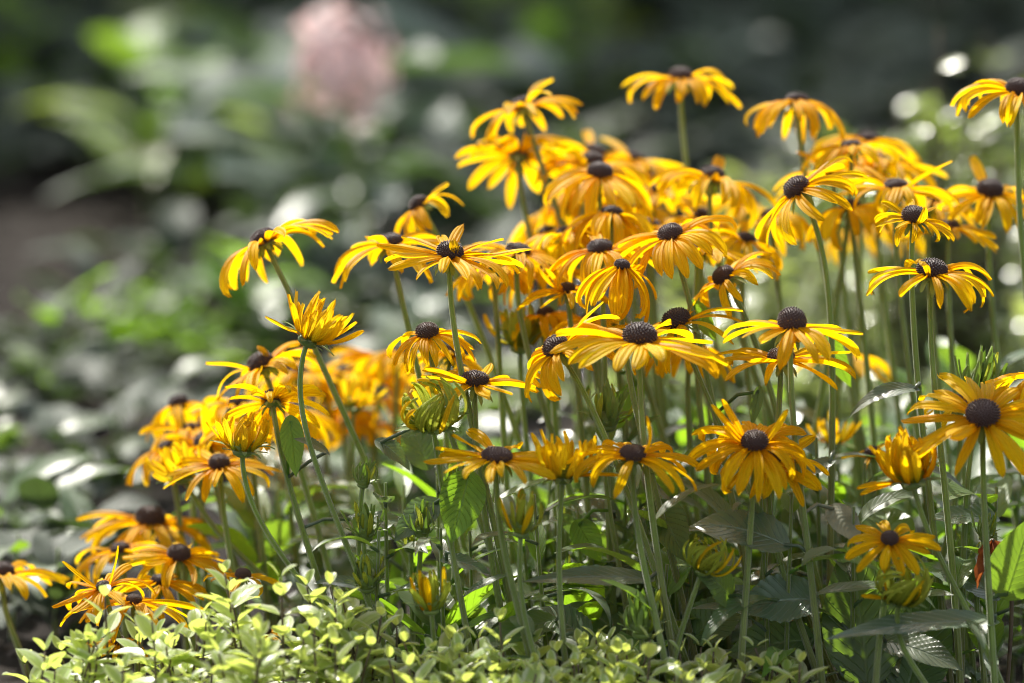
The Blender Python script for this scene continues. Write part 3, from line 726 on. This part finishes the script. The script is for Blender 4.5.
# ------------------------------------------------------------------ leafy shoots filling the foot of the clump
def leafy_shoot(x, y, n, L, W, m, label, cat, group, rnd, name='leafy_shoot', prof='lance', up=(.3, 1.2), sag=(.5, 1.3), hgt=.10, fold=.25):
    t = empty(name, (x, y, 0)); tag(t, label, cat, group)
    mb = MB(); top = Vector((rnd.uniform(-.01, .01), rnd.uniform(-.01, .01), hgt))
    pts = bez(Vector((0, 0, 0)), Vector((0, 0, hgt*.3)), top*.7, top, 10); mb.tube(pts, lambda s: .002-.001*s, 6); mb.build('stem', M_STEM, t)
    for i in range(n):
        az = i*2.4+rnd.uniform(-.4, .4); s = .1+.88*(i+.5)/n
        p = pts[int(s*10)]
        rise = rnd.uniform(*up)
        d = Vector((math.cos(az)*math.cos(rise), math.sin(az)*math.cos(rise), math.sin(rise)))
        pet = L*rnd.uniform(.1, .4)*(1.2-s)
        e = p + d*pet
        nn = Vector((0, 0, 1)) - d*d.z
        if nn.length < .15: nn = Vector((-math.cos(az), -math.sin(az), .3))
        b = MB(); b.tube([p, p.lerp(e, .5), e+d*.003], .0012, 5)
        b.grid(leaf_rows(e, d, nn, L*rnd.uniform(.6, 1.1), W*rnd.uniform(.7, 1.1), rnd.uniform(*sag), fold, rnd.uniform(-.6, .6), prof, rnd=rnd, sidebend=rnd.uniform(-.4, .4)))
        b.build('leaf', m if not isinstance(m, (list, tuple)) else rnd.choice(m), t)
    return t
rs = random.Random(21)
for i in range(46):
    px = rs.uniform(350, 1040) if i > 5 else rs.uniform(250, 350)
    dd = rs.uniform(.0, .42) if i > 5 else rs.uniform(.18, .4)
    b = at(px, 500, dd); x, y = b.x, b.y
    leafy_shoot(x, y, rs.randint(5, 8), rs.uniform(.06, .10), rs.uniform(.022, .036), (M_LEAF, M_LEAF, M_LEAFG, M_LIME),
                'leafy shoot of dark green leaves without a flower, low between the flower stems', 'leafy shoot', 'leafy shoots between the flower stems', rs, hgt=rs.uniform(.06, .13) if px < 700 else rs.uniform(.08, .17))

for i in range(40):
    px = rs.uniform(340, 1040); b = at(px, 500, rs.uniform(-.05, .3))
    leafy_shoot(b.x, b.y, rs.randint(6, 9), rs.uniform(.045, .075), rs.uniform(.010, .017), (M_LEAF, M_LEAFG, M_LEAFG, M_LIME),
                'slender shoot of narrow grey-green leaves without a flower, between the flower stems', 'leafy shoot', 'slender shoots between the flower stems', rs, hgt=rs.uniform(.10, .19), up=(.2, 1.1), sag=(.6, 1.7))
for i in range(12):
    px, py = rs.uniform(350, 720) if i < 9 else rs.uniform(760, 1000), rs.uniform(470, 600)
    bud(px, py, rs.uniform(22, 34), rs.uniform(9, 13), rs.uniform(-14, 14), 4, 'green', rs.uniform(.0, .2), px+rs.uniform(-10, 10), py+110, 14, 'small unopened green bud on a thin stem, low among the crowded flower stems')
# ------------------------------------------------------------------ golden sprigs edging the front
TOP = [(-30, 655), (0, 658), (40, 652), (80, 620), (105, 598), (150, 618), (190, 600), (225, 574), (285, 578), (335, 586), (385, 610), (440, 622), (500, 620), (560, 632), (610, 634), (650, 634), (700, 642), (755, 642), (800, 652), (830, 700)]
def top_y(px):
    for (a, ya), (b, yb) in zip(TOP, TOP[1:]):
        if a <= px <= b: return ya+(yb-ya)*(px-a)/(b-a)
    return 700
def sprig(px, py, dd, rnd, label, tall):
    tip = at(px, py, dd); base = Vector((tip.x+rnd.uniform(-.02, .02), tip.y+rnd.uniform(-.015, .02), 0))
    t = empty('golden_sprig', base); tag(t, label, 'sprig', 'golden sprigs edging the front of the bed')
    H = tip-base
    pts = bez(Vector((0, 0, 0)), Vector((0, 0, H.z*.35)), H*.7+Vector((rnd.uniform(-.006, .006), rnd.uniform(-.006, .006), 0)), H, 14)
    mb = MB(); mb.tube(pts, lambda s: .0013-.0007*s, 6); mb.build('stem', M_TWIG, t)
    fo = MB(); n = max(5, int(H.z/.0135)); az = rnd.uniform(0, 3)
    for i in range(n):
        s = .25+.75*i/(n-1); p = pts[min(14, int(s*14))].lerp(pts[min(14, int(s*14)+1)], s*14 % 1)
        f = (1-s)/.75
        L = (.0105+.0128*min(1, f*4))*rnd.uniform(.8, 1.15); az += math.pi/2+rnd.uniform(-.3, .3)
        for kq in (0, 1):
            a = az+math.pi*kq+rnd.uniform(-.2, .2); rise = .95-.75*min(1, f*2.4)+rnd.uniform(-.25, .25)
            d = Vector((math.cos(a)*math.cos(rise), math.sin(a)*math.cos(rise), math.sin(rise)))
            nn = Vector((0, 0, 1))-d*d.z
            fo.grid(leaf_rows(p+d*.0015, d, nn, L, L*rnd.uniform(.5, .64), rnd.uniform(-.2, .7), .3, rnd.uniform(-.3, .3), 'oval', nr=7, nc=5, rnd=rnd, wave=.03))
        if rnd.random() < .35 and s < .8:     # a side shoot
            a = az+rnd.uniform(0, 6)
            d = Vector((math.cos(a)*.8, math.sin(a)*.8, .6)).normalized(); q = p+d*.014
            fo.tube([p, p.lerp(q, .5), q], .0006, 5)
            for kq in range(4):
                b = a+kq*math.pi/2
                e = (d+Vector((math.cos(b), math.sin(b), .2))*.8).normalized(); nn = Vector((0, 0, 1))-e*e.z
                fo.grid(leaf_rows(q, e, nn, .010*rnd.uniform(.7, 1.1), .006, rnd.uniform(0, .6), .3, 0, 'oval', nr=7, nc=5, rnd=rnd, wave=.03))
    fo.build('foliage', M_SPRIG, t)
    return t
rg = random.Random(11)
PEAKS = [(105, 598, 'golden sprig peeping up beside the ragged bloom with a tiny cone'), (225, 574, 'tall golden sprig in front of the low covered bloom, silvery leaf tips'),
 (280, 578, 'tallest golden sprig, its tip rising by the foot of a slanting bud stem'), (330, 586, 'golden sprig on a bare brown stem below the small green buds'), (152, 622, 'golden sprig before the thick stemmed petals'),
 (500, 622, 'golden sprig rising at the foot of the small pale bud stem'), (650, 640, 'golden sprig under the low spiky green bud'), (755, 648, 'golden sprig by the base of the ragged bloom stem, bright yellow tip'),
 (478, 640, 'golden sprig with a rosette tip below the yellow-tipped bud'), (800, 664, 'last golden sprig at the far end of the edging'), (45, 652, 'golden sprig at the outer end of the edging below the blurred edge bloom')]
for (px, py, lb) in PEAKS: sprig(px, py, -.09+rg.uniform(-.02, .02), rg, lb, True)
for i in range(215):
    px = rg.uniform(-15, 805) if i < 130 else rg.uniform(440, 815); row = rg.random()
    py = top_y(px) + 8 + row*75 + rg.uniform(-4, 14)
    sprig(px, py, -.05-row*.11+rg.uniform(-.02, .02), rg, 'short golden sprig packed into the pale leafy edging along the bottom', False)

# ------------------------------------------------------------------ behind the clump
rb = random.Random(31)
def shrub(x, y, rx, ry, h, z0, nl, ls, m, label, rnd, group='dark shrubs behind the bed', name='shrub'):
    t = empty(name, (x, y, 0)); tag(t, label, 'shrub', group)
    mb = MB()
    for k in range(9):
        a = rnd.uniform(0, 6.28); e = Vector((math.cos(a)*rx*rnd.uniform(.2, .8), math.sin(a)*ry*rnd.uniform(.2, .8), h*rnd.uniform(.6, .95)))
        mb.tube(bez(Vector((math.cos(a)*.02, math.sin(a)*.02, 0)), Vector((0, 0, h*.25)), e*.6, e, 8), lambda s: .008-.006*s, 6)
    mb.build('trunk', M_BARK, t)
    fo = MB(); clumps = []
    for _ in range(max(8, nl//30)):
        while True:
            v = Vector((rnd.uniform(-1, 1), rnd.uniform(-1, 1), rnd.uniform(-1, 1)))
            if v.length <= 1: break
        clumps.append(Vector((v.x*rx, v.y*ry, z0+(h-z0)*(v.z*.5+.5))))
    for i in range(nl):
        c = clumps[i % len(clumps)]; sp = min(rx, .26)
        p = c + Vector((rnd.gauss(0, 1)*sp*.4, rnd.gauss(0, 1)*sp*.4, rnd.gauss(0, 1)*sp*.4)); p.z = max(p.z, .01)
        a = rnd.uniform(0, 6.28); d = Vector((math.cos(a), math.sin(a), rnd.uniform(-.6, .5))).normalized()
        nn = Vector((rnd.uniform(-.5, .5), rnd.uniform(-.5, .5), 1)); nn = nn-d*nn.dot(d)
        L = ls*rnd.uniform(.6, 1.2)
        fo.grid(leaf_rows(p, d, nn, L, L*rnd.uniform(.4, .55), rnd.uniform(.1, .9), .25, rnd.uniform(-.3, .3), 'oval', nr=6, nc=5, rnd=rnd))
    fo.build('crown', m, t)
    return t
def at_ground(px, y): return (px-512)*y/CP*36/FOCAL/1024, y
for (x, y, rx, h, lb) in ((-2.7, 7.6, .7, 2.3, 'unseen tall shrub added farthest out to shade the bed, beyond the picture edge'), (-1.75, 7.8, .7, 2.4, 'unseen tall shrub added for shade beyond the picture edge, next to the outermost one'),  # outer two are unseen, added to shade the bed; all heights set for shadow
                          (-.85, 7.7, .7, 2.2, 'tall dark shrub at the outer end of the shaded bed behind'), (.05, 7.9, .7, 2.3, 'tall dark shrub behind the pink flower head and the topmost arching bloom'),
                          (.9, 7.7, .7, 2.2, 'tall dark shrub in deep shade behind the speckled variegated plant')):
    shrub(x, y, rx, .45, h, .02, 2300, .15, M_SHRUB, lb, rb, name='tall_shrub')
# hosta-like plants and other broad leaves
def hosta(px, py, n, L, W, m, label, seed, up=(.2, .9), hgt=.1, group=None, cat='leafy plant', name='hosta', prof='ovate', sag=(.5, 1.2)):
    p = ground_at(px, py); r = random.Random(seed)
    return leafy_shoot(p.x, p.y, n, L, W, m, label, cat, group, r, name, prof, up, sag, hgt, .18)
hosta(315, 255, 14, .20, .11, M_HOSTA, 'blurred plant of broad shiny grey-green leaves below the pink flower head', 1, hgt=.16)
hosta(250, 175, 9, .15, .09, M_HOSTA, 'blurred broad-leaved plant tucked beside the shiny grey one, farther back', 2, hgt=.14)
hosta(435, 180, 9, .14, .08, M_HOSTA, 'blurred broad-leaved plant between the pink flower head and the topmost bloom', 3, hgt=.14)
hosta(150, 200, 8, .13, .06, (M_LIME, M_LEAF), 'blurred plant with long lime green blades in the shade', 4, hgt=.14, name='leafy_plant', prof='lance')
hosta(235, 200, 6, .14, .065, M_LIME, 'blurred plant holding a bright lime leaf beside the shiny grey leaves', 5, hgt=.17, name='leafy_plant', prof='lance', up=(.0, .4))
hosta(540, 135, 9, .09, .05, M_LIME, 'blurred lime green plant behind the topmost arching bloom', 6, hgt=.13, name='leafy_plant')
hosta(20, 120, 8, .13, .06, (M_LEAF, M_LIME), 'blurred dim leafy plant in the far shaded corner', 7, hgt=.12, name='leafy_plant')
hosta(60, 420, 9, .07, .035, (M_LIME, M_SHADE), 'blurred yellow-green leafy plant low at the outer side of the bed', 8, hgt=.09, name='leafy_plant')
hosta(250, 350, 8, .08, .045, (M_LIME, M_LEAF), 'blurred bright green leafy plant under the outermost tall bloom', 9, hgt=.08, name='leafy_plant')
hosta(420, 400, 9, .09, .04, (M_LEAF, M_LEAFG), 'grey leafy plant in the gap behind the rolled bud', 10, hgt=.08, name='leafy_plant')
hosta(700, 150, 8, .12, .06, M_HOSTA, 'blurred dim leafy plant behind the highest bloom', 12, hgt=.1, name='leafy_plant')

for i, (px, py) in enumerate(((15, 560), (60, 520), (110, 500), (-10, 470), (170, 470), (50, 600), (120, 430), (220, 440), (12, 640), (55, 650), (-8, 600), (95, 620))):
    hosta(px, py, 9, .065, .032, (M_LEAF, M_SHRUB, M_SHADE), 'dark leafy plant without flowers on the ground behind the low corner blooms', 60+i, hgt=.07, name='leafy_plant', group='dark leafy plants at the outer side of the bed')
for i in range(18):
    hosta(rs.uniform(370, 1040), rs.uniform(500, 610), 8, .075, .036, (M_LEAF, M_LIME, M_LEAF, M_LEAFG), 'leafy plant without flowers on the ground behind the clump', 80+i, hgt=.08, name='leafy_plant', group='leafy plants behind the clump')
protos = []
for i in range(6):
    r = random.Random(200+i)
    t = empty('leafy_plant', (0, 0, 0)); mb = MB()
    L = (.07, .09, .06, .085, .06, .075)[i]; Wd = L*r.uniform(.38, .55)
    for k in range(11):
        az = k*2.4+r.uniform(-.4, .4); rise = r.uniform(.25, 1.1)
        d = Vector((math.cos(az)*math.cos(rise), math.sin(az)*math.cos(rise), math.sin(rise)))
        nn = Vector((0, 0, 1))-d*d.z; e = d*L*r.uniform(.2, .8)+Vector((0, 0, .01))
        mb.tube([Vector((0, 0, 0)), e*.5, e], .0015, 5)
        mb.grid(leaf_rows(e, d, nn, L*r.uniform(.7, 1.15), Wd, r.uniform(.6, 1.5), .2, r.uniform(-.5, .5), 'ovate' if i % 2 else 'lance', rnd=r, nr=10, nc=5))
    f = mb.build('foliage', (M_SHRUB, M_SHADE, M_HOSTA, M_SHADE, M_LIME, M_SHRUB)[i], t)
    protos.append([t, f, False])
rq = random.Random(77)
for i in range(190):
    y = 4.75 + 2.4*rq.random()**.85; px = rq.uniform(-60, 1080)
    if px < 190 and 4.95 < y < 5.6 and i % 6: continue
    if px > 560 and y < 5.3: continue
    k = rq.choice((0, 0, 0, 1, 1, 2, 3, 3, 5, 5, 5, 4))
    t, f, used = protos[k]
    if used:
        t2 = t.copy(); COL.objects.link(t2); f2 = f.copy(); COL.objects.link(f2); f2.parent = t2; t = t2
    protos[k][2] = True
    t.location = (at_ground(px, y)[0], y, 0); t.rotation_euler.z = rq.uniform(0, 6.28); q = rq.uniform(.8, 1.35); t.scale = (q, q, q)
    tag(t, 'dark green leafy plant, one of many blurred together in the shaded bed behind the flowers', 'leafy plant', 'leafy plants in the shaded bed behind')
hosta(222, 150, 5, .15, .07, M_BACKLIT, 'blurred plant with painted yellow-green backlight beside the pink flower head, its long leaf lying level', 101, hgt=.16, name='leafy_plant', up=(-.1, .5))
hosta(150, 225, 5, .15, .06, M_BACKLIT, 'blurred plant with painted yellow-green backlight on slanting leaves, over the bare dark soil', 102, hgt=.12, name='leafy_plant', up=(.1, .7))
hosta(490, 75, 8, .10, .06, M_BACKLIT, 'blurred plant with painted yellow-green backlight showing above the topmost arching bloom', 103, hgt=.12, name='leafy_plant')
hosta(590, 90, 7, .09, .05, M_BACKLIT, 'blurred plant with painted yellow-green backlight beneath the shrubs, beside the highest bloom', 104, hgt=.1, name='leafy_plant')
# pink flower head
pp = at(342, 66, 1.5); pb = Vector((pp.x+.02, pp.y+.03, 0))
pt = empty('hydrangea', pb); tag(pt, 'blurred pale pink flower head on a stalk above the shiny broad leaves', 'flower')
mb = MB(); pts = bez(Vector((0, 0, 0)), Vector((0, 0, .1)), (pp-pb)*.7, pp-pb-Vector((0, 0, .03)), 12); mb.tube(pts, .004, 8); mb.build('stem', M_STEM, pt)
fl = MB(); rp = random.Random(8); c0 = pp-pb
for i in range(230):
    f = (i+.5)/230; th = math.acos(1-2*f); ph = i*2.39996
    nn = Vector((math.sin(th)*math.cos(ph), math.sin(th)*math.sin(ph), math.cos(th)))
    lob = 1+.28*math.sin(3*ph+2)*math.sin(2*th)+.2*math.sin(5*th+ph)
    p = c0+Vector((nn.x*.042, nn.y*.042, nn.z*.048))*rp.uniform(.55, 1.12)*lob
    x = nn.orthogonal().normalized(); x = Quaternion(nn, rp.uniform(0, 6)) @ x
    for kq in range(4):
        d = Quaternion(nn, kq*math.pi/2) @ x
        fl.grid(leaf_rows(p, (d+nn*.3).normalized(), nn-d*.3, .008, .007, .3, .1, 0, 'oval', nr=4, nc=3, rnd=rp))
fl.build('flower_head', M_PINK, pt)
for k in range(5):
    stem_leaf(pt, [q+pb for q in pts], .3+.12*k, .10, .05, 1.3*k+2.5, .2, .8, M_HOSTA, rp, 'ovate')

# pale stones added as bright spots, imitating sun glints behind the clump
M_GLINT_STONE = plain('glint_stone', (.42, .40, .37), (.62, .60, .56), 30, .35, .5, bstr=.3, bd=.003)
rt = random.Random(91)
for i in range(26):
    p = ground_at(rt.uniform(690, 1040), rt.uniform(250, 520)); a = rt.uniform(.010, .024)
    mb = MB(); mb.blob(Vector((0, 0, a*.45)), a, a*rt.uniform(.6, .9), a*rt.uniform(.55, .8), None, 14, 9, .07, rt)
    o = mb.build('stone', M_GLINT_STONE); o.location = p; o.rotation_euler.z = rt.uniform(0, 6)
    tag(o, 'pale stone added to imitate a sun glint between the low plants', 'stone', 'added pale stones imitating glints behind the clump')
# low cushions of small leaves
def cushion(px, py, rx, ry, h, nl, ls, m, label, seed, name='cushion_plant', group=None):
    p = ground_at(px, py); r = random.Random(seed)
    t = empty(name, p); tag(t, label, 'low plant', group)
    st = MB(); fo = MB()
    for i in range(max(8, nl//22)):
        a = r.uniform(0, 6.28); q = math.sqrt(r.random())
        e = Vector((math.cos(a)*rx*q, math.sin(a)*ry*q, h*(1-.6*q*q)*r.uniform(.6, 1.1)))
        pts = bez(Vector((e.x*.3, e.y*.3, 0)), Vector((e.x*.5, e.y*.5, e.z*.4)), e*.85, e, 6); st.tube(pts, .0012, 5)
        for k in range(22):
            s = r.uniform(.15, 1); w_ = pts[min(6, int(s*6))]
            b = r.uniform(0, 6.28); d = Vector((math.cos(b), math.sin(b), r.uniform(-.1, .9))).normalized(); nn = Vector((0, 0, 1))-d*d.z
            L = ls*r.uniform(.6, 1.2)
            nn = nn+Vector((r.uniform(-.6, .6), r.uniform(-.6, .6), 0)); nn = nn-d*nn.dot(d)
            fo.grid(leaf_rows(w_, d, nn, L, L*.55, r.uniform(0, .8), .25, 0, 'oval', nr=5, nc=3, rnd=r))
    st.build('stem', M_TWIG, t); fo.build('foliage', m, t)
    return t
cushion(60, 395, .16, .12, .07, 500, .022, M_SHADE, 'blurred dull green low plant on the ground at the outer side', 41)
cushion(190, 350, .12, .10, .06, 400, .022, M_LIME, 'blurred low plant on the ground behind the outermost tall bloom', 42)
cushion(20, 520, .10, .10, .07, 450, .02, M_LEAF, 'dim grey-green low plant behind the blurred edge bloom', 43)
cushion(945, 455, .07, .06, .31, 1900, .020, M_VARIEG, 'speckled variegated plant with glinting leaves behind the edge-cut bloom', 44, 'variegated_plant')
cushion(985, 420, .10, .08, .06, 600, .020, M_SMALL, 'soft green low plant on the ground behind the sharp drooping bloom', 45)
for i, (px, py, rx, h) in enumerate(((850, 420, .07, .17), (770, 440, .06, .14), (930, 450, .06, .13), (700, 450, .06, .13), (820, 480, .07, .11), (1000, 430, .07, .18), (640, 470, .06, .11), (890, 370, .08, .20), (770, 350, .08, .20), (960, 500, .06, .10))):
    cushion(px, py, rx, rx*.8, h, 430, .026, M_GLINT_LEAF, 'low plant coloured pale to imitate sun glints behind the clump', 46+i, group='low plants with glints painted pale behind the clump')
for i, (px, py, rx, h) in enumerate(((905, 340, .09, .24), (1010, 330, .10, .27), (820, 330, .08, .19), (960, 400, .07, .15), (730, 370, .07, .14))):
    cushion(px, py, rx, rx*.8, h, 420, .024, M_SMALL, 'airy yellow-green low plant in the sun behind the clump', 70+i, group='yellow-green low plants behind the clump')
cushion(400, 330, .08, .08, .05, 350, .02, M_VARIEG, 'pale blurred low plant behind the crisp flat bloom stem', 49)
cushion(500, 420, .10, .08, .05, 400, .018, M_VARIEG, 'pale low plant behind the low flat bloom', 50)
